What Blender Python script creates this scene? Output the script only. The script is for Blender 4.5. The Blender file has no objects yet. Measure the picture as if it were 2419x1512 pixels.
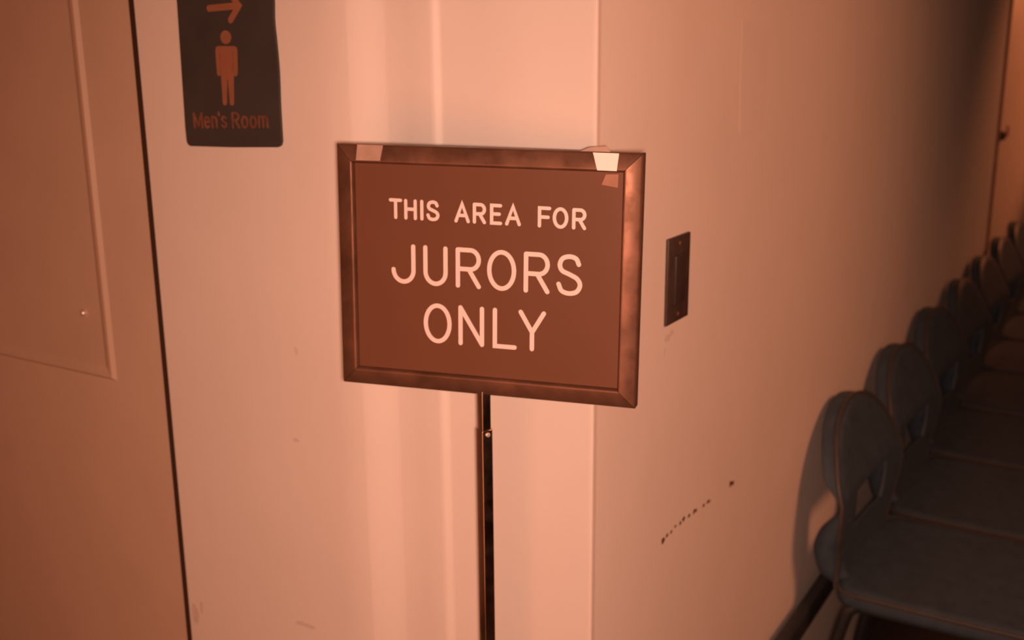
import bpy, bmesh, math, random
from mathutils import Vector, Matrix
random.seed(7)
R = math.radians
sc = bpy.context.scene
COL = sc.collection

# ------------------------------------------------------------------ camera
F_PX, PITCH, CAM_H = 2543.0, math.atan(0.2556), 1.5
cam_d = bpy.data.cameras.new('camera')
cam = bpy.data.objects.new('camera', cam_d)
COL.objects.link(cam)
cam.location = (0, 0, CAM_H)
cam.rotation_euler = (math.pi / 2 - PITCH, 0, 0)
cam_d.sensor_width = 36.0
cam_d.lens = 36.0 * F_PX / 2419.0
cam_d.shift_x = (1209.5 - 1295.0) / 2419.0
cam_d.clip_start = 0.02
cam_d.dof.use_dof = True
cam_d.dof.focus_distance = 1.02
cam_d.dof.aperture_fstop = 6.0
sc.camera = cam

# ------------------------------------------------------------------ frame of the place
TH = R(29.922)
E = Vector((math.sin(TH), math.cos(TH), 0))      # along the chair wall, away from the corner
N = Vector((math.cos(TH), -math.sin(TH), 0))     # out of the chair wall, into the room
CORNER = Vector((0.0532, 1.2125, 0))             # foot of the outside corner
ROT_ROW = math.atan2(-E.y, -E.x)                 # local x = -E, local y = N


def WR(a, d, z):            # chair wall: a along, d out of it
    return CORNER + E * a + N * d + Vector((0, 0, z))


def WL(b, d, z):            # sign wall: b to the left of the corner, d proud of it
    return CORNER - N * b - E * d + Vector((0, 0, z))


# ------------------------------------------------------------------ helpers
def link(name, bm, mat=None, parent=None, smooth=False, mw=None):
    bmesh.ops.recalc_face_normals(bm, faces=bm.faces[:])
    me = bpy.data.meshes.new(name)
    bm.to_mesh(me)
    bm.free()
    o = bpy.data.objects.new(name, me)
    COL.objects.link(o)
    if mat:
        me.materials.append(mat)
    if smooth:
        for p in me.polygons:
            p.use_smooth = True
        if smooth != 'all':
            me.set_sharp_from_angle(angle=R(38))
    if parent:
        o.parent = parent
    return o


def empty(name, loc, rz=0.0):
    o = bpy.data.objects.new(name, None)
    o.empty_display_size = 0.1
    COL.objects.link(o)
    o.location = loc
    o.rotation_euler = (0, 0, rz)
    return o


def tag(o, label=None, cat=None, group=None, kind=None):
    if label:
        o['label'] = label
    if cat:
        o['category'] = cat
    if group:
        o['group'] = group
    if kind:
        o['kind'] = kind
    return o


def frame_empty(name, origin, x, y, z):
    o = bpy.data.objects.new(name, None)
    o.empty_display_size = 0.1
    COL.objects.link(o)
    m = Matrix((x, y, z)).transposed().to_4x4()
    m.translation = origin
    o.matrix_world = m
    return o


def add_box(bm, c, s, bevel=0.0, mat=None):
    r = bmesh.ops.create_cube(bm, size=1.0)
    vs = r['verts']
    bmesh.ops.scale(bm, vec=Vector(s), verts=vs)
    if bevel:
        es = list({e for v in vs for e in v.link_edges})
        rb = bmesh.ops.bevel(bm, geom=es, offset=bevel, segments=3, profile=0.5, affect='EDGES')
        vs = list({v for f in rb['faces'] for v in f.verts} | {v for v in vs if v.is_valid})
    bmesh.ops.translate(bm, vec=Vector(c), verts=vs)
    if mat is not None:
        for v in vs:
            v.co = mat @ v.co
    return vs


def add_tube(bm, pts, r, seg=14, cap=True):
    pts = [Vector(p) for p in pts]
    rs = r if isinstance(r, (list, tuple)) else [r] * len(pts)
    rings = []
    prev = None
    for i, p in enumerate(pts):
        if i == 0:
            t = pts[1] - p
        elif i == len(pts) - 1:
            t = p - pts[i - 1]
        else:
            t = (pts[i + 1] - p).normalized() + (p - pts[i - 1]).normalized()
        t.normalize()
        if prev is None:
            a = t.orthogonal().normalized()
        else:
            a = (prev - t * prev.dot(t)).normalized()
        prev = a
        b = t.cross(a)
        rings.append([bm.verts.new(p + (a * math.cos(2 * math.pi * k / seg) + b * math.sin(2 * math.pi * k / seg)) * rs[i]) for k in range(seg)])
    for i in range(len(rings) - 1):
        for k in range(seg):
            bm.faces.new((rings[i][k], rings[i][(k + 1) % seg], rings[i + 1][(k + 1) % seg], rings[i + 1][k]))
    if cap:
        bm.faces.new(rings[0][::-1])
        bm.faces.new(rings[-1])


def smooth_path(pts, n=6):
    """Catmull-Rom through pts."""
    P = [Vector(p) for p in pts]
    P = [P[0] * 2 - P[1]] + P + [P[-1] * 2 - P[-2]]
    out = []
    for i in range(1, len(P) - 2):
        for k in range(n):
            t = k / n
            a, b, c, d = P[i - 1], P[i], P[i + 1], P[i + 2]
            out.append(0.5 * ((2 * b) + (c - a) * t + (2 * a - 5 * b + 4 * c - d) * t * t + (3 * b - 3 * c + d - a) * t ** 3))
    out.append(P[-2])
    return out


def extrude_outline(bm, pts, z0, z1):
    """pts = 2-D loop -> solid slab between z0 and z1."""
    lo = [bm.verts.new((x, y, z0)) for x, y in pts]
    hi = [bm.verts.new((x, y, z1)) for x, y in pts]
    bm.faces.new(lo[::-1])
    bm.faces.new(hi)
    n = len(pts)
    for i in range(n):
        bm.faces.new((lo[i], lo[(i + 1) % n], hi[(i + 1) % n], hi[i]))


def stroke(bm, pts, w, z0, z1, caps=8):
    """flat round-ended stroke along a 2-D polyline, slab between z0 and z1."""
    P = []
    for p in pts:
        v = Vector((p[0], p[1]))
        if not P or (v - P[-1]).length > 1e-7:
            P.append(v)
    closed = (P[0] - P[-1]).length < 1e-5
    h = w / 2
    if closed:
        P = P[:-1]
        n = len(P)
        L, Rr = [], []
        for i in range(n):
            t = (P[(i + 1) % n] - P[i - 1]).normalized()
            nn = Vector((-t.y, t.x)) * h
            L.append(P[i] + nn)
            Rr.append(P[i] - nn)
        vs = [[bm.verts.new((q.x, q.y, z)) for q in A] for A in (L, Rr) for z in (z0, z1)]
        l0, l1, r0, r1 = vs
        for i in range(n):
            j = (i + 1) % n
            bm.faces.new((l1[i], l1[j], r1[j], r1[i]))
            bm.faces.new((l0[i], l0[j], l1[j], l1[i]))
            bm.faces.new((r0[i], r0[j], r1[j], r1[i]))
            bm.faces.new((l0[i], l0[j], r0[j], r0[i]))
        return
    n = len(P)
    L, Rr = [], []
    for i in range(n):
        d0 = (P[i] - P[i - 1]).normalized() if i else (P[1] - P[0]).normalized()
        d1 = (P[i + 1] - P[i]).normalized() if i < n - 1 else d0
        t = (d0 + d1)
        t = t.normalized() if t.length > 1e-6 else d1
        k = 1.0 / max(0.45, t.dot(d1))
        nn = Vector((-t.y, t.x)) * h * k
        L.append(P[i] + nn)
        Rr.append(P[i] - nn)
    def cap(c, frm, sgn):
        a0 = math.atan2((frm - c).y, (frm - c).x)
        return [c + Vector((math.cos(a0 + sgn * math.pi * k / caps), math.sin(a0 + sgn * math.pi * k / caps))) * h for k in range(1, caps)]
    loop = L + cap(P[-1], L[-1], -1) + Rr[::-1] + cap(P[0], Rr[0], -1)
    extrude_outline(bm, [(q.x, q.y) for q in loop], z0, z1)


def arc(cx, cy, rx, ry, a0, a1, n=18):
    return [(cx + rx * math.cos(R(a0 + (a1 - a0) * k / n)), cy + ry * math.sin(R(a0 + (a1 - a0) * k / n))) for k in range(n + 1)]


# ------------------------------------------------------------------ materials
def mat(name, col, rough=0.6, metal=0.0, spec=0.4, noise=None, bump=None, rough_noise=None):
    m = bpy.data.materials.new(name)
    m.use_nodes = True
    nt = m.node_tree
    b = nt.nodes['Principled BSDF']
    b.inputs['Base Color'].default_value = (*col, 1)
    b.inputs['Roughness'].default_value = rough
    b.inputs['Metallic'].default_value = metal
    b.inputs['Specular IOR Level'].default_value = spec
    tc = nt.nodes.new('ShaderNodeTexCoord')
    if noise:
        scale, amount = noise
        n = nt.nodes.new('ShaderNodeTexNoise')
        n.inputs['Scale'].default_value = scale
        n.inputs['Detail'].default_value = 5
        nt.links.new(tc.outputs['Object'], n.inputs['Vector'])
        rp = nt.nodes.new('ShaderNodeValToRGB')
        rp.color_ramp.elements[0].position = 0.3
        rp.color_ramp.elements[1].position = 0.7
        rp.color_ramp.elements[0].color = (*[c * (1 - amount) for c in col], 1)
        rp.color_ramp.elements[1].color = (*[min(1, c * (1 + amount)) for c in col], 1)
        nt.links.new(n.outputs['Fac'], rp.inputs['Fac'])
        nt.links.new(rp.outputs['Color'], b.inputs['Base Color'])
    if rough_noise:
        scale, lo, hi = rough_noise
        n = nt.nodes.new('ShaderNodeTexNoise')
        n.inputs['Scale'].default_value = scale
        n.inputs['Detail'].default_value = 6
        nt.links.new(tc.outputs['Object'], n.inputs['Vector'])
        mr = nt.nodes.new('ShaderNodeMapRange')
        mr.inputs['From Min'].default_value = 0.35
        mr.inputs['From Max'].default_value = 0.65
        mr.inputs['To Min'].default_value = lo
        mr.inputs['To Max'].default_value = hi
        nt.links.new(n.outputs['Fac'], mr.inputs['Value'])
        nt.links.new(mr.outputs['Result'], b.inputs['Roughness'])
    if bump:
        last = None
        for scale, strength, dist, stretch in bump:
            mp = nt.nodes.new('ShaderNodeMapping')
            mp.inputs['Scale'].default_value = stretch
            nt.links.new(tc.outputs['Object'], mp.inputs['Vector'])
            n = nt.nodes.new('ShaderNodeTexNoise')
            n.inputs['Scale'].default_value = scale
            n.inputs['Detail'].default_value = 4
            nt.links.new(mp.outputs['Vector'], n.inputs['Vector'])
            bp = nt.nodes.new('ShaderNodeBump')
            bp.inputs['Strength'].default_value = strength
            bp.inputs['Distance'].default_value = dist
            nt.links.new(n.outputs['Fac'], bp.inputs['Height'])
            if last:
                nt.links.new(last.outputs['Normal'], bp.inputs['Normal'])
            last = bp
        nt.links.new(last.outputs['Normal'], b.inputs['Normal'])
    return m


M = {}
M['wall'] = mat('cream_wall_paint', (0.80, 0.77, 0.72), 0.5, spec=0.3, noise=(5.0, 0.02),
                bump=[(9.0, 0.25, 0.004, (1, 1, 0.35)), (60.0, 0.12, 0.0008, (1, 1, 0.5))])
M['door'] = mat('dull_door_paint', (0.57, 0.45, 0.35), 0.5, spec=0.3, noise=(7.0, 0.03), bump=[(30.0, 0.1, 0.001, (1, 1, 0.3))])
M['far_door'] = mat('far_door_paint', (0.72, 0.64, 0.56), 0.45, spec=0.3, noise=(6.0, 0.03))
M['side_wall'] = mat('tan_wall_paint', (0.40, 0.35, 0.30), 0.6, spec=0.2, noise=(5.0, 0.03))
M['floor'] = mat('dark_carpet', (0.045, 0.035, 0.03), 0.9, spec=0.1, noise=(120.0, 0.35), bump=[(200.0, 0.3, 0.003, (1, 1, 1))])
M['ceiling'] = mat('ceiling_paint', (0.45, 0.38, 0.32), 0.8, spec=0.1, noise=(8.0, 0.03))
M['gap'] = mat('dark_gap', (0.06, 0.036, 0.025), 0.9, spec=0.05)  # colour stands in for the shade inside the door gap
M['black_sign'] = mat('black_sign_plastic', (0.055, 0.052, 0.05), 0.45, spec=0.35, noise=(14.0, 0.12))
M['sign_print'] = mat('brown_sign_print', (0.30, 0.13, 0.075), 0.55, spec=0.3, noise=(30.0, 0.08))
M['sign_text'] = mat('worn_sign_print', (0.20, 0.085, 0.05), 0.55, spec=0.3, noise=(60.0, 0.3))
M['frame'] = mat('bronze_metal', (0.19, 0.098, 0.062), 0.45, metal=0.6, noise=(22.0, 0.25), rough_noise=(45.0, 0.36, 0.58))
M['panel'] = mat('brown_letter_panel', (0.138, 0.058, 0.030), 0.5, spec=0.3, noise=(9.0, 0.03))
M['letter'] = mat('cream_engraved_letter', (0.78, 0.71, 0.68), 0.5, spec=0.3, noise=(30.0, 0.02))
M['pole'] = mat('dark_pole_metal', (0.62, 0.47, 0.38), 0.2, metal=1.0, rough_noise=(40.0, 0.17, 0.26))
M['base'] = mat('dark_base_metal', (0.06, 0.05, 0.045), 0.4, metal=0.6, noise=(30.0, 0.1))
M['screw'] = mat('bright_screw', (0.85, 0.75, 0.68), 0.3, metal=0.6, noise=(90.0, 0.05))
M['tape_white'] = mat('white_tape', (0.92, 0.90, 0.86), 0.45, spec=0.5, noise=(80.0, 0.03))
M['tape_dull'] = mat('cloudy_clear_tape', (0.42, 0.30, 0.24), 0.4, spec=0.5, noise=(60.0, 0.12))
M['tape_faint'] = mat('old_tape_residue', (0.33, 0.17, 0.11), 0.5, spec=0.4, noise=(70.0, 0.1))
M['plate'] = mat('dark_switch_plate', (0.065, 0.045, 0.036), 0.4, spec=0.4, noise=(50.0, 0.2))
M['rocker'] = mat('dark_switch_rocker', (0.05, 0.036, 0.03), 0.4, spec=0.4, noise=(50.0, 0.1))
M['chair'] = mat('dark_chair_vinyl', (0.043, 0.072, 0.100), 0.55, spec=0.3, noise=(40.0, 0.12), bump=[(250.0, 0.1, 0.0006, (1, 1, 1))])
M['rim'] = mat('chair_rim', (0.055, 0.055, 0.055), 0.4, spec=0.4, noise=(40.0, 0.1))
M['leg'] = mat('dark_chair_tube', (0.04, 0.045, 0.05), 0.4, metal=0.4, noise=(40.0, 0.1))
M['scuff'] = mat('grey_scuff', (0.16, 0.09, 0.06), 0.8, spec=0.1, noise=(150.0, 0.4))
M['smudge'] = mat('faint_smudge', (0.68, 0.63, 0.57), 0.7, spec=0.15, noise=(120.0, 0.08))
M['patch'] = mat('wall_touch_up_paint', (0.83, 0.80, 0.75), 0.4, spec=0.4, noise=(20.0, 0.02))

# ------------------------------------------------------------------ setting
CEIL = 2.65
A_PROUD, B_PROUD = 0.028, 0.006
DOOR_B0, DOOR_B1 = 0.7035, 1.62          # opening of the door beside the signs


def profile_wall(bm, prof, z0, z1, nz=1):
    cols = []
    for p in prof:
        cols.append([bm.verts.new((p.x, p.y, z0 + (z1 - z0) * k / nz)) for k in range(nz + 1)])
    for i in range(len(cols) - 1):
        for k in range(nz):
            bm.faces.new((cols[i][k], cols[i + 1][k], cols[i + 1][k + 1], cols[i][k + 1]))


def blend(t):
    return t * t * (3 - 2 * t)


# sign wall: plain face by the door, a rounded step, a plateau, a small step, the corner face
bm = bmesh.new()
prof = [WL(DOOR_B0, -0.10, 0), WL(DOOR_B0, A_PROUD - 0.003, 0), WL(DOOR_B0 - 0.003, A_PROUD, 0)]
for k in range(1, 9):
    prof.append(WL(DOOR_B0 + (0.330 - DOOR_B0) * k / 8, A_PROUD, 0))
n = 10
for k in range(1, n + 1):
    t = k / n
    prof.append(WL(0.330 - 0.047 * t, A_PROUD + (B_PROUD - A_PROUD) * (0.65 * t + 0.35 * blend(t)), 0))
prof.append(WL(0.25, B_PROUD, 0))
prof.append(WL(0.222, B_PROUD, 0))
for k in range(1, 7):
    t = k / 6
    prof.append(WL(0.219 - 0.013 * t, B_PROUD * (1 - blend(t)), 0))
prof += [WL(0.15, 0, 0), WL(0.08, 0, 0), WL(0.006, 0, 0)]
prof += [WL(0.003, 0.0008, 0), WL(0.0, 0.0004, 0)]
# turn the corner: the wall thickness continues on the chair side
prof += [WR(0.002, 0.0008, 0), WR(0.005, 0.0, 0), WR(0.012, -0.0004, 0)]
profile_wall(bm, prof, 0, CEIL, 6)
# far side beyond the door
profile_wall(bm, [WL(2.6, A_PROUD, 0), WL(DOOR_B1 + 0.01, A_PROUD, 0), WL(DOOR_B1 + 0.01, -0.1, 0)], 0, CEIL, 2)
# header above the door
v = [bm.verts.new(WL(b, A_PROUD, z)) for b, z in ((DOOR_B1 + 0.01, 2.08), (DOOR_B0, 2.08), (DOOR_B0, CEIL), (DOOR_B1 + 0.01, CEIL))]
bm.faces.new(v)
wall_left = link('wall_left', bm, M['wall'], smooth=True)
tag(wall_left, 'cream painted wall with vertical steps behind the framed sign', 'wall', kind='structure')

# chair wall
bm = bmesh.new()
A_DOOR0, A_DOOR1 = 3.18, 4.45
prof = [WR(0.012, -0.0004, 0)]
for k in range(1, 41):
    a = 0.012 + (A_DOOR0 - 0.012) * k / 40
    prof.append(WR(a, 0.0015 * math.sin(a * 7.3) * math.sin(a * 2.1), 0))
prof.append(WR(A_DOOR0, -0.12, 0))
profile_wall(bm, prof, 0, CEIL, 4)
profile_wall(bm, [WR(A_DOOR1, -0.12, 0), WR(A_DOOR1, 0, 0), WR(6.4, 0, 0)], 0, CEIL, 2)
v = [bm.verts.new(WR(a, 0, z)) for a, z in ((A_DOOR0, 2.1), (A_DOOR1, 2.1), (A_DOOR1, CEIL), (A_DOOR0, CEIL))]
bm.faces.new(v)
wall_right = link('wall_right', bm, M['wall'], smooth=True)
tag(wall_right, 'cream painted wall with the row of dark chairs along it', 'wall', kind='structure')

# end of the hall
bm = bmesh.new()
v = [bm.verts.new(WR(6.4, d, z)) for d, z in ((0, 0), (3.2, 0), (3.2, CEIL), (0, CEIL))]
bm.faces.new(v)
tag(link('wall_back', bm, M['wall']), 'far end wall of the hall', 'wall', kind='structure')

bm = bmesh.new()
v = [bm.verts.new(p) for p in ((-4, -3, 0), (7, -3, 0), (7, 8, 0), (-4, 8, 0))]
bm.faces.new(v)
tag(link('floor', bm, M['floor']), 'dark carpet floor', 'floor', kind='structure')
bm = bmesh.new()
v = [bm.verts.new(p) for p in ((-4, -3, CEIL), (7, -3, CEIL), (7, 8, CEIL), (-4, 8, CEIL))]
bm.faces.new(v)
tag(link('ceiling', bm, M['ceiling']), 'plain ceiling above the hall', 'ceiling', kind='structure')


bm = bmesh.new()  # unseen wall added so the pole's left face reflects something lit
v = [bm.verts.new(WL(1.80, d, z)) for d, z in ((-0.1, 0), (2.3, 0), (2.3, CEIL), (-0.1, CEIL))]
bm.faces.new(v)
tag(link('added_side_wall', bm, M['side_wall']), 'unseen side wall by the door, added for its reflection in the pole', 'wall', kind='structure')


# ------------------------------------------------------------------ door beside the signs
def wl_frame(name, b, d, z):
    """local x = to the right along the sign wall, y = up, z = out of the wall"""
    return frame_empty(name, WL(b, d, z), N, Vector((0, 0, 1)), -E)


door = wl_frame('door_1', DOOR_B0 + 0.0125, A_PROUD - 0.006, 0.0)
tag(door, 'dull tan panelled door left of the dark vertical gap', 'door', kind='structure')
bm = bmesh.new()
dw = DOOR_B1 - DOOR_B0 - 0.0125
add_box(bm, (-dw / 2, 1.04, -0.02), (dw, 2.06, 0.04), 0.0015)
link('leaf', bm, M['door'], door, smooth=True)


def raised_panel(x0, x1, y0, y1, zb=0.0005, h=0.006, w=0.0115):
    bm = bmesh.new()
    rects = [(0, zb), (w * 0.45, zb + h), (w, zb + h * 0.9), (w * 1.9, zb + h * 0.25)]
    loops = []
    for i, z in rects:
        loops.append([bm.verts.new(p) for p in ((x0 + i, y0 + i, z), (x1 - i, y0 + i, z), (x1 - i, y1 - i, z), (x0 + i, y1 - i, z))])
    for a, b in zip(loops, loops[1:]):
        for k in range(4):
            bm.faces.new((a[k], a[(k + 1) % 4], b[(k + 1) % 4], b[k]))
    bm.faces.new(loops[-1])
    bm.faces.new(loops[0][::-1])
    return bm


px = -(0.8235 - (DOOR_B0 + 0.0125))
link('panel', raised_panel(-0.79, px, 0.992, 1.93), M['door'], door)
bm = bmesh.new()
sx = -(0.8835 - (DOOR_B0 + 0.0125))
add_tube(bm, [(sx, 1.0945, 0.001), (sx, 1.0945, 0.006), (sx, 1.0945, 0.0085)], [0.0062, 0.0058, 0.0035], 18)
tag(link('screw_head', bm, M['screw'], door, smooth=True), 'small pale round screw head')
# dark strip filling the door gap, in place of the shade there
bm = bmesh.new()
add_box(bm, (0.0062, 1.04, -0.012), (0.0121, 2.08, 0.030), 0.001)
tag(link('gap_shade', bm, M['gap'], door), 'dark strip painting the shade in the gap')

# scuffs and dirt on the painted walls: thin marks on the plaster
def blot(cx, cy, rx, ry, rough=0.25, n=18, seed=0):
    rnd = random.Random(seed)
    return [(cx + rx * math.cos(2 * math.pi * k / n) * (1 + rnd.uniform(-rough, rough)),
             cy + ry * math.sin(2 * math.pi * k / n) * (1 + rnd.uniform(-rough, rough))) for k in range(n)]


def slab_on(name, pts_list, z0, z1, m, parent, to_world, smooth=False):
    bm = bmesh.new()
    for pts in pts_list:
        extrude_outline(bm, pts, z0, z1)
    for v in bm.verts:
        v.co = to_world(v.co)
    return link(name, bm, m, parent, smooth)


on_right = lambda c: WR(c.x, c.z + 0.0015 * math.sin(c.x * 7.3) * math.sin(c.x * 2.1), c.y)
on_left = lambda c: WL(c.x, A_PROUD + c.z, c.y)
rnd = random.Random(3)
dots = []
for k, (x, y, r) in enumerate([(0.2184, 0.8195, .0042), (0.232, 0.8215, .003), (0.247, 0.8205, .0026), (0.262, 0.8235, .0022),
                               (0.280, 0.821, .003), (0.292, 0.8225, .0034), (0.313, 0.8195, .003), (0.333, 0.8185, .0038),
                               (0.341, 0.8175, .003), (0.372, 0.8135, .003), (0.39, 0.8125, .0032), (0.398, 0.8105, .0022), (0.492, 0.8045, .005), (0.503, 0.8025, .004)]):
    dots.append(blot(x, y, r * 1.3, r, .35, 12, k))
tag(slab_on('scuff_mark', dots, -0.0005, 0.0004, M['scuff'], wall_right, on_right), 'dotted dark scuff line')
tag(slab_on('wall_patch', [[(0.452, 1.535), (0.53, 1.538), (0.575, 1.532), (0.574, 1.40), (0.562, 1.373), (0.50, 1.366), (0.462, 1.372), (0.455, 1.44)]],
            -0.0005, 0.00015, M['patch'], wall_right, on_right), 'slightly paler touched-up paint')
tag(slab_on('smudge', [blot(0.212, 1.117, .012, .006, .3, 14, 5), blot(0.225, 1.122, .009, .004, .3, 14, 6), blot(0.205, 1.100, .004, .007, .3, 14, 7)],
            -0.0005, 0.00012, M['smudge'], wall_right, on_right), 'greyish rubbed dirt under the switch plate')
tag(slab_on('smudge', [blot(0.4405, 1.0965, .004, .0065, .3, 14, 1), blot(0.4505, 0.966, .006, .0035, .3, 14, 2),
                       blot(0.455, 0.678, .02, .004, .3, 16, 3), blot(0.688, 0.632, .008, .02, .3, 16, 4), blot(0.672, 0.645, .005, .012, .3, 14, 8)],
            -0.0003, 0.0003, M['smudge'], wall_left, on_left), 'faint greyish dirt marks')

# ------------------------------------------------------------------ far door in the chair wall, slightly ajar
hinge = WR(A_DOOR1 - 0.005, -0.01, 0)
ang = R(5.5)
dx = (-E * math.cos(ang) - N * math.sin(ang))          # from the hinge to the free edge, pushed into the wall
dn = (N * math.cos(ang) - E * math.sin(ang))
far = frame_empty('door_2', hinge, -dx, Vector((0, 0, 1)), (-dx).cross(Vector((0, 0, 1))))
tag(far, 'tan door standing slightly ajar in the far part of the chair wall', 'door', kind='structure')
LKX = -0.6335
sgn = 1.0 if (-dx).cross(Vector((0, 0, 1))).dot(dn) > 0 else -1.0
bm = bmesh.new()
add_box(bm, (-0.625, 1.045, -sgn * 0.02), (1.25, 2.07, 0.04), 0.002)
link('leaf', bm, M['far_door'], far, smooth=True)
bm = bmesh.new()
add_tube(bm, [(LKX, 1.133, sgn * 0.0), (LKX, 1.133, sgn * 0.012), (LKX, 1.133, sgn * 0.016)], [0.020, 0.020, 0.016], 20)
tag(link('lock', bm, M['plate'], far, smooth=True), 'small dark round lock')
bm = bmesh.new()
add_box(bm, (LKX + 0.10, 1.145, sgn * 0.001), (0.03, 0.045, 0.004), 0.001)
link('lock_plate', bm, M['sign_print'], far)

bm = bmesh.new()  # added dark strip, draws the shaded line along the far door edge
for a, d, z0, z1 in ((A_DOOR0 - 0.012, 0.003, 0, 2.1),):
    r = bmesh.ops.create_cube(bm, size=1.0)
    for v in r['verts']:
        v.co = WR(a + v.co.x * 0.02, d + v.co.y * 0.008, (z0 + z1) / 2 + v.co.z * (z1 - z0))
tag(link('edge_shade_strip', bm, M['sign_print']), 'narrow brown strip painting the dark shaded line beside the far door', 'trim', kind='structure')

# ------------------------------------------------------------------ restroom sign on the wall
S_D = 0.0
men = wl_frame('restroom_sign', 0.53, A_PROUD, 1.3645)
tag(men, 'tall black plastic restroom sign with arrow and male figure, on the wall above left', 'sign')
bx = lambda b: 0.53 - b          # wall coordinate -> local x
zy = lambda z: z - 1.3645
left_e = [(0.6158, 1.374), (0.6138, 1.459), (0.6123, 1.525), (0.6116, 1.558), (0.6105, 1.62), (0.610, 1.664)]
right_e = [(0.4405, 1.3787), (0.4403, 1.4243), (0.4390, 1.4666), (0.4403, 1.5031), (0.4417, 1.5289), (0.4402, 1.5544), (0.438, 1.60), (0.437, 1.662)]
pts = [(bx(b), zy(z)) for b, z in ((0.6085, 1.3655), (0.530, 1.3675), (0.4484, 1.3712), (0.4430, 1.3735))]
re = smooth_path([(bx(b), zy(z), 0) for b, z in right_e], 5)
pts += [(p.x, p.y) for p in re]
pts += [(bx(0.440), zy(1.668)), (bx(0.446), zy(1.6705)), (bx(0.600), zy(1.6705)), (bx(0.607), zy(1.669))]
le = smooth_path([(bx(b), zy(z), 0) for b, z in left_e], 5)
pts += [(p.x, p.y) for p in le[::-1]]
pts += [(bx(0.6150), zy(1.3695)), (bx(0.6125), zy(1.3668))]
bm = bmesh.new()
extrude_outline(bm, pts, 0.0005, 0.0045)
es = [e for e in bm.edges if abs(e.verts[0].co.z - 0.0045) < 1e-6 and abs(e.verts[1].co.z - 0.0045) < 1e-6]
bmesh.ops.bevel(bm, geom=es, offset=0.0008, segments=2, affect='EDGES')
link('backing_plate', bm, M['black_sign'], men, smooth=True)
ZT0, ZT1 = 0.0044, 0.0052
bm = bmesh.new()
stroke(bm, [(bx(0.5523), zy(1.546)), (bx(0.4995), zy(1.5487))], 0.0085, ZT0, ZT1)
stroke(bm, [(bx(0.5150), zy(1.5310)), (bx(0.4985), zy(1.5487)), (bx(0.5170), zy(1.568))], 0.0085, ZT0, ZT1 + 0.0001)
link('arrow', bm, M['sign_print'], men)
bm = bmesh.new()
ax = lambda z: 0.5258 + (1.51 - z) * 0.045           # centre line of the figure
def fp(u, z):
    return (bx(ax(z) - u), zy(z))
extrude_outline(bm, [fp(0.0095 * math.cos(2 * math.pi * k / 28), 1.5096 + 0.0086 * math.sin(2 * math.pi * k / 28)) for k in range(28)], ZT0, ZT1)
body = [(-0.0150, 1.4985), (-0.0182, 1.4970), (-0.0196, 1.4935), (-0.0186, 1.4650), (-0.0176, 1.4612), (-0.0150, 1.4600), (-0.0122, 1.4612), (-0.0113, 1.4640)]
legs_l = [(-0.0113, 1.4590), (-0.0100, 1.4250), (-0.0085, 1.4226), (-0.0045, 1.4226), (-0.0030, 1.4250), (-0.0008, 1.4560)]
half = body + legs_l
outline = [fp(u, z) for u, z in half] + [fp(-u, z) for u, z in half[::-1]]
extrude_outline(bm, outline, ZT0, ZT1)
# slits between arms and body stay as shallow dark grooves
link('male_figure', bm, M['sign_print'], men)
for s in (-1, 1):
    bm = bmesh.new()
    stroke(bm, [fp(s * 0.0116, 1.4905), fp(s * 0.0113, 1.4655)], 0.0011, ZT1 - 0.0002, ZT1 + 0.0002)
    link('arm_groove', bm, M['sign_text'], men)


def small_glyph(ch):
    """centre-line strokes of the restroom lettering: (width, strokes), cap height 1"""
    X = .72
    hump = lambda x0, x1: [(x0, .46)] + arc((x0 + x1) / 2, .46, (x1 - x0) / 2, X - .46, 180, 0, 12) + [(x1, 0)]
    if ch == 'M':
        return .74, [[(0, 0), (0, 1)], [(0, 1), (.37, .12)], [(.37, .12), (.74, 1)], [(.74, 1), (.74, 0)]]
    if ch == 'e':
        return .44, [[(0, .38), (.44, .38)], arc(.22, .36, .22, .36, 0, 310, 24)]
    if ch == 'n':
        return .40, [[(0, 0), (0, X)], hump(0, .40)]
    if ch == 'm':
        return .68, [[(0, 0), (0, X)], hump(0, .34), hump(.34, .68)]
    if ch == "'":
        return .0, [[(0, 1.0), (0, .82)]]
    if ch == 's':
        return .38, [smooth2([(.36, .60), (.26, .70), (.12, .70), (.02, .58), (.08, .44), (.30, .30), (.37, .16), (.28, .02), (.12, .0), (.0, .12)])]
    if ch == 'o':
        return .44, [arc(.22, .36, .22, .36, 0, 360, 28)]
    if ch == 'R':
        return .52, [[(0, 0), (0, 1)], [(0, 1), (.2, 1)] + arc(.27, .755, .24, .245, 90, -90, 12) + [(.2, .51), (0, .51)], [(.24, .51), (.52, 0)]]


def smooth2(pts):
    return [(p.x, p.y) for p in smooth_path([(x, y, 0) for x, y in pts], 6)]


CAP = 0.0190
for word, b0, b1, z0, z1 in (("Men's", 0.5962, 0.5362, 1.3912, 1.3942), ("Room", 0.5242, 0.4620, 1.3938, 1.3968)):
    gl = [small_glyph(c) for c in word]
    gap = .26
    total = sum(g[0] for g in gl) + gap * (len(gl) - 1)
    k = (b0 - b1) / total
    cur = 0.0
    bm = bmesh.new()
    for wd, sts in gl:
        for q, st in enumerate(sts):
            pp = []
            for gx, gy in st:
                X = (cur + gx) * k
                pp.append((bx(b0) + X, zy(z0 + (z1 - z0) * X / (b0 - b1)) + gy * CAP))
            stroke(bm, pp, 0.0030, ZT0, ZT1 + 0.00003 * q)
        cur += wd + gap
    link('lettering', bm, M['sign_text'], men)

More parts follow.
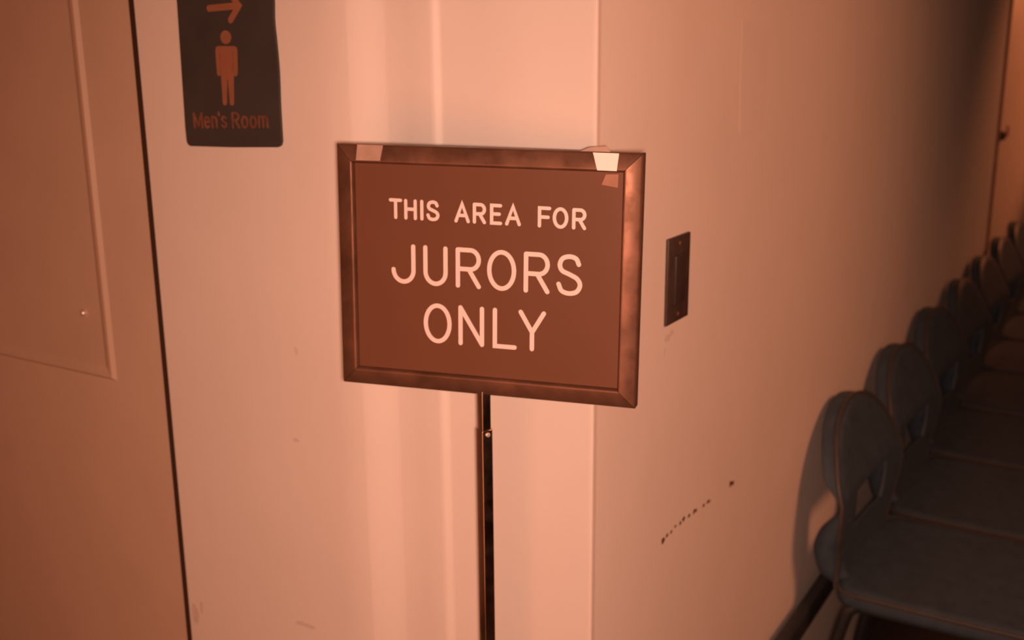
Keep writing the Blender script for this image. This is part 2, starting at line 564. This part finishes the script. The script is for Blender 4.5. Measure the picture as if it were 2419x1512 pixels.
# ------------------------------------------------------------------ framed sign on a pole
SC = Vector((-0.0733, 1.1882, 1.2486))
YAW, TILT, ROLL = -0.2680, 0.0331, -0.0056
r_ = Vector((math.cos(YAW), math.sin(YAW), 0))
n_ = Vector((math.sin(YAW), -math.cos(YAW), 0))
u_ = Vector((0, 0, 1))
u2 = u_ * math.cos(TILT) - n_ * math.sin(TILT)
n2 = n_ * math.cos(TILT) + u_ * math.sin(TILT)
r3 = r_ * math.cos(ROLL) + u2 * math.sin(ROLL)
u3 = u2 * math.cos(ROLL) - r_ * math.sin(ROLL)
WX, WY = 0.1778, 0.1413

stand = empty('sign_stand', (-0.073, 1.19, 0.0), YAW)
tag(stand, 'bronze framed sign on a dark pole reading this area for jurors only', 'sign')
MS = Matrix((r3, u3, n2)).transposed().to_4x4()
MS.translation = SC
TO_STAND = Matrix.Translation((-0.073, 1.19, 0)) @ Matrix.Rotation(YAW, 4, 'Z')
LOC = TO_STAND.inverted() @ MS


def sign_part(name, bm, m, parent=None, smooth=False):
    for v in bm.verts:
        v.co = LOC @ v.co
    return link(name, bm, m, parent or stand, smooth)


prof = [(0.0, -0.018), (0.0, -0.0040), (0.0008, -0.0030), (0.0022, -0.0022), (0.0168, 0.0012), (0.0182, 0.0012), (0.0192, 0.0007), (0.0206, -0.0012), (0.0214, -0.0052), (0.0214, -0.016)]
def inset(u):
    return [(-WX + u, WY - u), (WX - u, WY - u), (WX - u, -WY + u), (-WX + u, -WY + u)]
for side in range(4):
    bm = bmesh.new()
    a, b = [], []
    for u, d in prof:
        q = inset(u)
        p0, p1 = Vector((*q[side], d)), Vector((*q[(side + 1) % 4], d))
        t = (p1 - p0).normalized() * 0.00035
        a.append(bm.verts.new(p0 + t))
        b.append(bm.verts.new(p1 - t))
    m_ = len(prof)
    for i in range(m_ - 1):
        # subdivide lengthwise for smudges in bump-free shading: two faces are enough
        bm.faces.new((a[i], a[i + 1], b[i + 1], b[i]))
    bm.faces.new((a[-1], a[0], b[0], b[-1]))
    bm.faces.new(a[::-1])
    bm.faces.new(b)
    sign_part('frame_rail', bm, M['frame'], smooth=True)
bm = bmesh.new()
add_box(bm, (0, 0, -0.0095), (0.314, 0.241, 0.009))
panel = sign_part('letter_panel', bm, M['panel'])
bm = bmesh.new()
add_box(bm, (0, 0, -0.0165), (0.354, 0.281, 0.003), 0.001)
sign_part('back_plate', bm, M['base'])

# letters as round-ended strokes ------------------------------------------------
def glyph(ch):
    """centre-line strokes in a unit box (x 0..1, y 0..1)"""
    if ch == 'T':
        return [[(0, 1), (1, 1)], [(.5, 1), (.5, 0)]]
    if ch == 'H':
        return [[(0, 0), (0, 1)], [(1, 0), (1, 1)], [(0, .52), (1, .52)]]
    if ch == 'I':
        return [[(.5, 0), (.5, 1)]]
    if ch == 'A':
        return [[(0, 0), (.5, 1), (1, 0)], [(.19, .33), (.81, .33)]]
    if ch == 'E':
        return [[(1, 1), (0, 1), (0, 0), (1, 0)], [(0, .52), (.86, .52)]]
    if ch == 'F':
        return [[(1, 1), (0, 1), (0, 0)], [(0, .50), (.86, .50)]]
    if ch == 'O':
        return [arc(.5, .5, .5, .5, 0, 360, 48)]
    if ch == 'R':
        return [[(0, 0), (0, 1)], [(0, 1), (.3, 1)] + arc(.60, .735, .40, .265, 90, -90, 16) + [(.3, .47), (0, .47)], [(.52, .47), (1.0, 0)]]
    if ch == 'S':
        up = arc(.5, .745, .46, .255, 20, 270, 22)
        lo = arc(.5, .255, .5, .255, 90, -160, 24)
        up = [(x, y) for x, y in up if True]
        return [smooth2([(.93, .80), (.80, .95), (.5, 1.0), (.18, .94), (.05, .77), (.16, .61), (.50, .52), (.86, .41), (1.0, .24), (.85, .06), (.5, 0), (.15, .06), (0, .24)])]
    if ch == 'J':
        return [[(1, 1), (1, .33)] + arc(.5, .33, .5, .33, 0, -180, 22)]
    if ch == 'U':
        return [[(0, 1), (0, .33)] + arc(.5, .33, .5, .33, 180, 360, 22) + [(1, 1)]]
    if ch == 'N':
        return [[(0, 0), (0, 1)], [(0, 1), (1, 0)], [(1, 0), (1, 1)]]
    if ch == 'L':
        return [[(0, 1), (0, 0), (1, 0)]]
    if ch == 'Y':
        return [[(0, 1), (.5, .46), (1, 1)], [(.5, .48), (.5, 0)]]


def smooth2(pts):
    return [(p.x, p.y) for p in smooth_path([(x, y, 0) for x, y in pts], 6)]


LINES = [
    ((57.0, 80.6), 3.9, [('T', -115.1, -98.9), ('H', -96.5, -81.0), ('I', -77.0, -73.0), ('S', -69.5, -53.7), ('A', -35.8, -17.4), ('R', -13.9, 1.8),
                         ('E', 6.4, 20.6), ('A', 24.1, 42.5), ('F', 61.9, 77.1), ('O', 78.9, 96.7), ('R', 100.9, 116.9)], (-.008)),
    ((-17.5, 29.1), 5.2, [('J', -113.4, -83.5), ('U', -73.9, -44.2), ('R', -34.5, -4.2), ('O', 3.1, 37.5), ('R', 46.3, 76.5), ('S', 84.2, 113.9)], (-.006)),
    ((-84.9, -37.7), 5.2, [('O', -74.2, -39.8), ('N', -31.5, -0.3), ('L', 10.0, 38.8), ('Y', 40.6, 72.9)], (-.003)),
]
for (y0, y1), w, items, slope in LINES:
    bm = bmesh.new()
    for ch, x0, x1 in items:
        h = w / 2
        for k, st in enumerate(glyph(ch)):
            pts = []
            for gx, gy in st:
                X = x0 + h + gx * (x1 - x0 - w)
                Y = y0 + h + gy * (y1 - y0 - w) + slope * X
                pts.append((X / 1000, Y / 1000))
            stroke(bm, pts, w / 1000, -0.0052, -0.0044 + 0.00004 * k)
    sign_part('lettering', bm, M['letter'], smooth=False)

# tape on the frame --------------------------------------------------------------
def tape(name, quad, z_fun, m, lift=0.0004):
    bm = bmesh.new()
    nx, ny = 6, 8
    q = [Vector((x / 1000, y / 1000)) for x, y in quad]      # tl tr br bl
    g0, g1 = [], []
    for j in range(ny + 1):
        for i in range(nx + 1):
            s, t = i / nx, j / ny
            p = (q[0] * (1 - s) + q[1] * s) * (1 - t) + (q[3] * (1 - s) + q[2] * s) * t
            z = z_fun(p.x, p.y)
            g0.append(bm.verts.new((p.x, p.y, z + lift)))
            g1.append(bm.verts.new((p.x, p.y, z + lift - 0.0002)))
    idx = lambda i, j: j * (nx + 1) + i
    for j in range(ny):
        for i in range(nx):
            bm.faces.new((g0[idx(i, j)], g0[idx(i + 1, j)], g0[idx(i + 1, j + 1)], g0[idx(i, j + 1)]))
            bm.faces.new((g1[idx(i, j)], g1[idx(i, j + 1)], g1[idx(i + 1, j + 1)], g1[idx(i + 1, j)]))
    ring = [idx(i, 0) for i in range(nx + 1)] + [idx(nx, j) for j in range(1, ny + 1)] + [idx(i, ny) for i in range(nx - 1, -1, -1)] + [idx(0, j) for j in range(ny - 1, 0, -1)]
    for k in range(len(ring)):
        a, b = ring[k], ring[(k + 1) % len(ring)]
        bm.faces.new((g0[a], g0[b], g1[b], g1[a]))
    return sign_part(name, bm, m, smooth=True)


def rail_z(x, y):
    u = WY - y
    if u <= 0.0022:
        return -0.0022
    if u <= 0.0168:
        return -0.0022 + (u - 0.0022) / 0.0146 * 0.0034
    if u <= 0.0198:
        return 0.0012
    return 0.0012
tag(tape('tape_strip', [(-151.7, 141.0), (-120.1, 141.0), (-122.4, 123.8), (-152.2, 123.4)], rail_z, M['tape_dull']), 'cloudy translucent strip on the top rail')
tag(tape('tape_strip', [(123.2, 140.6), (151.8, 140.4), (150.5, 121.9), (129.2, 122.1)], rail_z, M['tape_white'], 0.0008), 'bright white strip on the top rail')
tag(tape('tape_strip', [(137.5, 117.5), (151.2, 118.0), (150.7, 103.6), (132.9, 106.3)], lambda x, y: -0.005, M['tape_faint']), 'faint scrap of old tape on the panel')
tag(tape('tape_strip', [(118.0, 145.6), (137.0, 147.2), (142.0, 141.0), (108.0, 141.2)], lambda x, y: -0.006, M['tape_dull']), 'loose tape end standing above the top rail')

# pole -----------------------------------------------------------------------------
def lp(v):
    return TO_STAND.inverted() @ Vector(v)
pc = MS @ Vector((-0.0026, -0.140, -0.010))
z_top = pc.z
PA = math.atan2(-0.81, 0.58)                      # the face with the screw looks to the right of the viewer
PM = TO_STAND.inverted() @ Matrix.Translation((pc.x, pc.y, 0)) @ Matrix.Rotation(PA, 4, 'Z')


def square_tube(w, z0, z1):
    bm = bmesh.new()
    add_box(bm, (0, 0, (z0 + z1) / 2), (w, w, z1 - z0), 0.0012, PM)
    return bm


link('inner_pole', square_tube(0.0122, 1.00, z_top + 0.003), M['pole'], stand, smooth=True)
link('outer_pole', square_tube(0.0146, 0.010, 1.0630), M['pole'], stand, smooth=True)
bm = bmesh.new()
P0 = lambda x, z: PM @ Vector((x, 0, z))
add_tube(bm, [P0(0.0068, 1.0575), P0(0.0088, 1.0575), P0(0.0096, 1.0575)], [0.0028, 0.0026, 0.0014], 18)
tag(link('set_screw', bm, M['screw'], stand, smooth=True), 'tiny bright screw')
bm = bmesh.new()
add_box(bm, (0, -0.095, 0.006), (0.26, 0.25, 0.012), 0.003)
link('base_plate', bm, M['base'], stand, smooth=True)

# ------------------------------------------------------------------ switch plate
sw = frame_empty('switch_plate', WR(0.2372, 0.0, 1.1955), E * -1, Vector((0, 0, 1)), (E * -1).cross(Vector((0, 0, 1))))
zs = 1.0 if (E * -1).cross(Vector((0, 0, 1))).dot(N) > 0 else -1.0
tag(sw, 'dark brown wall switch plate right of the framed sign', 'switch plate')
bm = bmesh.new()
add_box(bm, (0, 0, zs * 0.0025), (0.073, 0.1175, 0.005), 0.0015)
link('cover_plate', bm, M['plate'], sw, smooth=True)
bm = bmesh.new()
add_box(bm, (0, 0, zs * 0.006), (0.034, 0.067, 0.004), 0.0012)
link('rocker', bm, M['rocker'], sw, smooth=True)
for s in (-1, 1):
    bm = bmesh.new()
    add_tube(bm, [(0, s * 0.0485, zs * 0.004), (0, s * 0.0485, zs * 0.0056), (0, s * 0.0485, zs * 0.0060)], [0.0032, 0.003, 0.002], 14)
    link('screw', bm, M['sign_text'], sw, smooth=True)

# ------------------------------------------------------------------ chairs
YAWK = 0.060
BACK_TOP, DOME = 0.796, 0.187


def hw_at(z):
    zc = BACK_TOP - DOME
    if z >= zc:
        return .202 * (max(0.0, 1 - ((z - zc) / DOME) ** 2.15)) ** 0.5
    tab = [(.450, .168), (.475, .165), (.505, .168), (.535, .179), (.565, .193), (.590, .201), (zc + .001, .202)]
    for (z0, w0), (z1, w1) in zip(tab, tab[1:]):
        if z0 <= z <= z1:
            t = (z - z0) / (z1 - z0)
            return w0 + (w1 - w0) * t
    return tab[0][1]


def back_y(z, x):
    """front face of the back"""
    if z >= .63:
        y = .050 + (BACK_TOP - z) * .31
    else:
        t = (.63 - z) / .18
        y = .1005 - .010 * blend(min(1, t))
    return y + .20 * x * x - YAWK * x


def back_t(z):
    if z >= .69:
        return .037
    return .007 + .030 * blend(max(0, (z - .625) / .065))


def make_chair():
    root = empty('stacking_chair', (0, 0, 0))
    # shell back with a slot at the waist ------------------------------------
    bm = bmesh.new()
    zs_ = [.450 + .0125 * i for i in range(14)]
    zs_ += [BACK_TOP - DOME + .0125 + (DOME - .0125) * math.sin(math.pi / 2 * k / 20) for k in range(1, 21)]
    zs_ = sorted(set(round(z, 5) for z in zs_))
    nu = 20
    rows_f, rows_b = [], []
    for z in zs_:
        w = max(hw_at(z), 0.004)
        rf, rb = [], []
        for i in range(nu + 1):
            x = w * (-1 + 2 * i / nu)
            y = back_y(z, x)
            u = abs(-1 + 2 * i / nu)
            th = back_t(z)
            puff = .006 * (1 - u ** 4) if z > .64 else 0.0
            edge = .35 * th * max(0.0, (u - .82) / .18) ** 2 + (.006 * max(0.0, (z - (BACK_TOP - .014)) / .014) ** 2)
            rf.append(bm.verts.new((x, y + puff - edge * .5, z)))
            rb.append(bm.verts.new((x, y - th + edge * .5, z)))
        rows_f.append(rf)
        rows_b.append(rb)
    def cell(j, i):
        zc = (zs_[j] + zs_[j + 1]) / 2
        return not (.556 < zc < .634 and 5 <= i < 15)
    nz = len(zs_) - 1
    for j in range(nz):
        for i in range(nu):
            if not cell(j, i):
                continue
            f, b = rows_f, rows_b
            bm.faces.new((f[j][i], f[j][i + 1], f[j + 1][i + 1], f[j + 1][i]))
            bm.faces.new((b[j][i], b[j + 1][i], b[j + 1][i + 1], b[j][i + 1]))
            for dj, di, p, q in ((0, -1, (j, i), (j + 1, i)), (0, 1, (j, i + 1), (j + 1, i + 1)), (-1, 0, (j, i), (j, i + 1)), (1, 0, (j + 1, i), (j + 1, i + 1))):
                jj, ii = j + dj, i + di
                if not (0 <= jj < nz and 0 <= ii < nu and cell(jj, ii)):
                    bm.faces.new((f[p[0]][p[1]], f[q[0]][q[1]], b[q[0]][q[1]], b[p[0]][p[1]]))
    link('backrest', bm, M['chair'], root, smooth=True)
    # rolled rim round the back ------------------------------------------------
    pts = []
    for z in zs_:
        w = hw_at(z)
        pts.append((w, back_y(z, w) - .004, z))
    pts = pts + [(-x, back_y(z, -x) - .004, z) for x, y, z in pts[::-1][1:]]
    pts = [p for i, p in enumerate(pts) if i == 0 or (Vector(p) - Vector(pts[i - 1])).length > .002]
    bm = bmesh.new()
    add_tube(bm, pts, 0.0048, 10)
    link('rim', bm, M['rim'], root, smooth=True)
    # seat cushion ---------------------------------------------------------------
    out = [(.205, .135), (.196, .105), (.165, .086), (.10, .074), (0, .069), (-.10, .074), (-.165, .086), (-.196, .105), (-.205, .135)]
    out = [(p.x, p.y) for p in smooth_path([(x, y, 0) for x, y in out], 3)]
    fr = [(-.207, .30), (-.206, .44), (-.198, .478), (-.165, .497), (-.08, .503), (0, .505), (.08, .503), (.165, .497), (.198, .478), (.206, .44), (.207, .30)]
    out += [(p.x, p.y) for p in smooth_path([(x, y, 0) for x, y in fr], 3)][0:]
    bm = bmesh.new()
    cx_, cy_ = 0.0, .29
    loops = []
    for k, (s, z) in enumerate([(0.955, .4285), (.99, .431), (1.0, .440), (1.0, .452), (.988, .461), (.955, .4655), (.86, .4635), (.6, .461)]):
        loops.append([bm.verts.new((cx_ + (x - cx_) * s, cy_ + (y - cy_) * s, z)) for x, y in out])
    m_ = len(out)
    for a, b in zip(loops, loops[1:]):
        for i in range(m_):
            bm.faces.new((a[i], a[(i + 1) % m_], b[(i + 1) % m_], b[i]))
    bm.faces.new(loops[0][::-1])
    bm.faces.new(loops[-1])
    st = link('seat', bm, M['chair'], root, smooth='all')
    bm = bmesh.new()
    add_tube(bm, [(x * 1.004, .29 + (y - .29) * 1.004, .4625 - .003) for x, y in out] + [(out[0][0] * 1.004, .29 + (out[0][1] - .29) * 1.004, .4595)], 0.0045, 8)
    link('piping', bm, M['rim'], st, smooth=True)
    # rounded knuckle behind the seat that carries the back ----------------------
    for sd in (1,):
        bm = bmesh.new()
        pth = smooth_path([(sd * .150, .086, .596), (sd * .146, .074, .572), (sd * .140, .062, .545), (sd * .136, .056, .515), (sd * .138, .066, .477), (sd * .134, .095, .446)], 4)
        rad = [(.012, .020, .027, .030, .027, .014)[min(5, k // 4)] * (1 - (k % 4) / 4) + (.012, .020, .027, .030, .027, .014)[min(5, k // 4 + 1)] * ((k % 4) / 4) for k in range(len(pth))]
        add_tube(bm, pth, rad, 18)
        link('back_bracket', bm, M['chair'], root, smooth=True)
    # legs -------------------------------------------------------------------------
    for s in (1, -1):
        bm = bmesh.new()
        add_tube(bm, smooth_path([(s * .178, .16, .436), (s * .186, .125, .425), (s * .190, .105, .38), (s * .195, .065, .18), (s * .197, .040, .003)], 5), .0125, 12)
        lg = link('leg', bm, M['leg'], root, smooth=True)
        bm = bmesh.new()
        add_tube(bm, [(s * .197, .040, 0), (s * .1966, .0425, .03)], [.0165, .0155], 14)
        link('foot_cap', bm, M['chair'], lg, smooth=True)
    for s in (1, -1):
        bm = bmesh.new()
        add_tube(bm, smooth_path([(s * .185, .40, .436), (s * .192, .44, .425), (s * .194, .455, .38), (s * .196, .475, .18), (s * .197, .49, .003)], 5), .0125, 12)
        lg = link('leg', bm, M['leg'], root, smooth=True)
        bm = bmesh.new()
        add_tube(bm, [(s * .197, .49, 0), (s * .1968, .4885, .03)], [.0165, .0155], 14)
        link('foot_cap', bm, M['chair'], lg, smooth=True)
    bm = bmesh.new()
    for s in (1, -1):
        add_tube(bm, [(s * .18, .13, .424), (s * .18, .44, .424)], .010, 12)
        add_tube(bm, smooth_path([(s * .14, .16, .424), (s * .14, .12, .426), (s * .138, .100, .436), (s * .138, .092, .455)], 5), .010, 12)
    add_tube(bm, [(-.18, .16, .424), (.18, .16, .424)], .010, 12)
    add_tube(bm, [(-.18, .42, .424), (.18, .42, .424)], .010, 12)
    link('seat_frame', bm, M['leg'], root, smooth=True)
    return root


def copy_tree(o, parent=None):
    c = o.copy()
    COL.objects.link(c)
    if parent:
        c.parent = parent
    for ch in list(o.children):
        copy_tree(ch, c)
    return c


CH_A0, CH_STEP = 1.070, 0.434
LABELS = [
    'dark shell-back chair nearest the camera, at the near end of the row',
    'dark shell-back chair second from the near end of the row',
    'dark shell-back chair third from the near end of the row',
    'dark shell-back chair in the middle of the row, fourth from the near end',
    'dark shell-back chair third from the far end of the row',
    'dark shell-back chair second from the far end of the row',
    'dark shell-back chair farthest from the camera, cut by the right picture edge',
]
proto = make_chair()
chairs = [proto] + [copy_tree(proto) for _ in range(6)]
jit = [0, .004, -.003, .004, 0, -.004, 0]
for k, o in enumerate(chairs):
    o.location = WR(CH_A0 + CH_STEP * k, 0.0 + jit[k] * .5, 0)
    o.rotation_euler = (0, 0, ROT_ROW)
    tag(o, LABELS[k], 'chair', 'row of dark chairs along the wall')

# long bar that ties the row together, running on past the first chair
bar = empty('linking_bar', WR(CH_A0 - .62, 0.028, 0), ROT_ROW)
tag(bar, 'long dark bar low along the wall behind the chairs, sticking out past the first one', 'bar')
bm = bmesh.new()
L_ = 3.6
add_box(bm, (-L_ / 2, 0, .380), (L_, .026, .044), .004)
link('rail', bm, M['leg'], bar, smooth=True)
for xx in (-.02, -(L_ - .02)):
    bm = bmesh.new()
    add_tube(bm, [(xx, 0, 0.0), (xx, 0, .370)], .011, 14)
    link('leg', bm, M['leg'], bar, smooth=True)

# ------------------------------------------------------------------ light
def light(name, kind, loc, power, col, size=0.1, target=None):
    d = bpy.data.lights.new(name, kind)
    d.energy = power
    d.color = col
    if kind == 'AREA':
        d.shape = 'DISK'
        d.size = size
    else:
        d.shadow_soft_size = size
    o = bpy.data.objects.new(name, d)
    COL.objects.link(o)
    o.location = loc
    if target is not None:
        o.rotation_euler = (Vector(target) - Vector(loc)).to_track_quat('-Z', 'Y').to_euler()
    return o


def spot(name, loc, target, power, col, angle, blend_, size):
    o = light(name, 'SPOT', loc, power, col, size, target)
    o.data.spot_size = R(angle)
    o.data.spot_blend = blend_
    return o


spot('camera_flash', (0.02, 0.0, CAM_H - 0.02), (0.03, 1.19, 1.05), 68.0, (1.0, 0.52, 0.37), 100, 1.0, 0.03)
fill = light('fill_left', 'AREA', (-0.95, -0.8, 0.72), 18.0, (1.0, 0.28, 0.11), 1.9, WL(0.75, 0, 0.6))  # unseen fill added to warm and lift the left wall and door
fill.data.specular_factor = 0.3
spot('fill_chair_wall', WR(0.75, 2.2, 2.4), WR(-0.58, 0, 0.2), 126.0, (1.0, 0.315, 0.14), 130, 1.0, 0.4)  # unseen spot added to brighten the chair wall near the corner
spot('fill_far_door', WR(5.4, 1.2, 2.2), WR(4.0, 0, 1.3), 110.0, (1.0, 0.27, 0.10), 44, 0.7, 0.08)  # unseen spot added to brighten the far door

w = bpy.data.worlds.new('world')
sc.world = w
w.use_nodes = True
w.node_tree.nodes['Background'].inputs[0].default_value = (0.050, 0.023, 0.0145, 1)
w.node_tree.nodes['Background'].inputs[1].default_value = 1.0

vs = sc.view_settings
vs.view_transform = 'Standard'
vs.look = 'None'
vs.exposure = 0.0
vs.gamma = 1.0
vs.use_curve_mapping = False
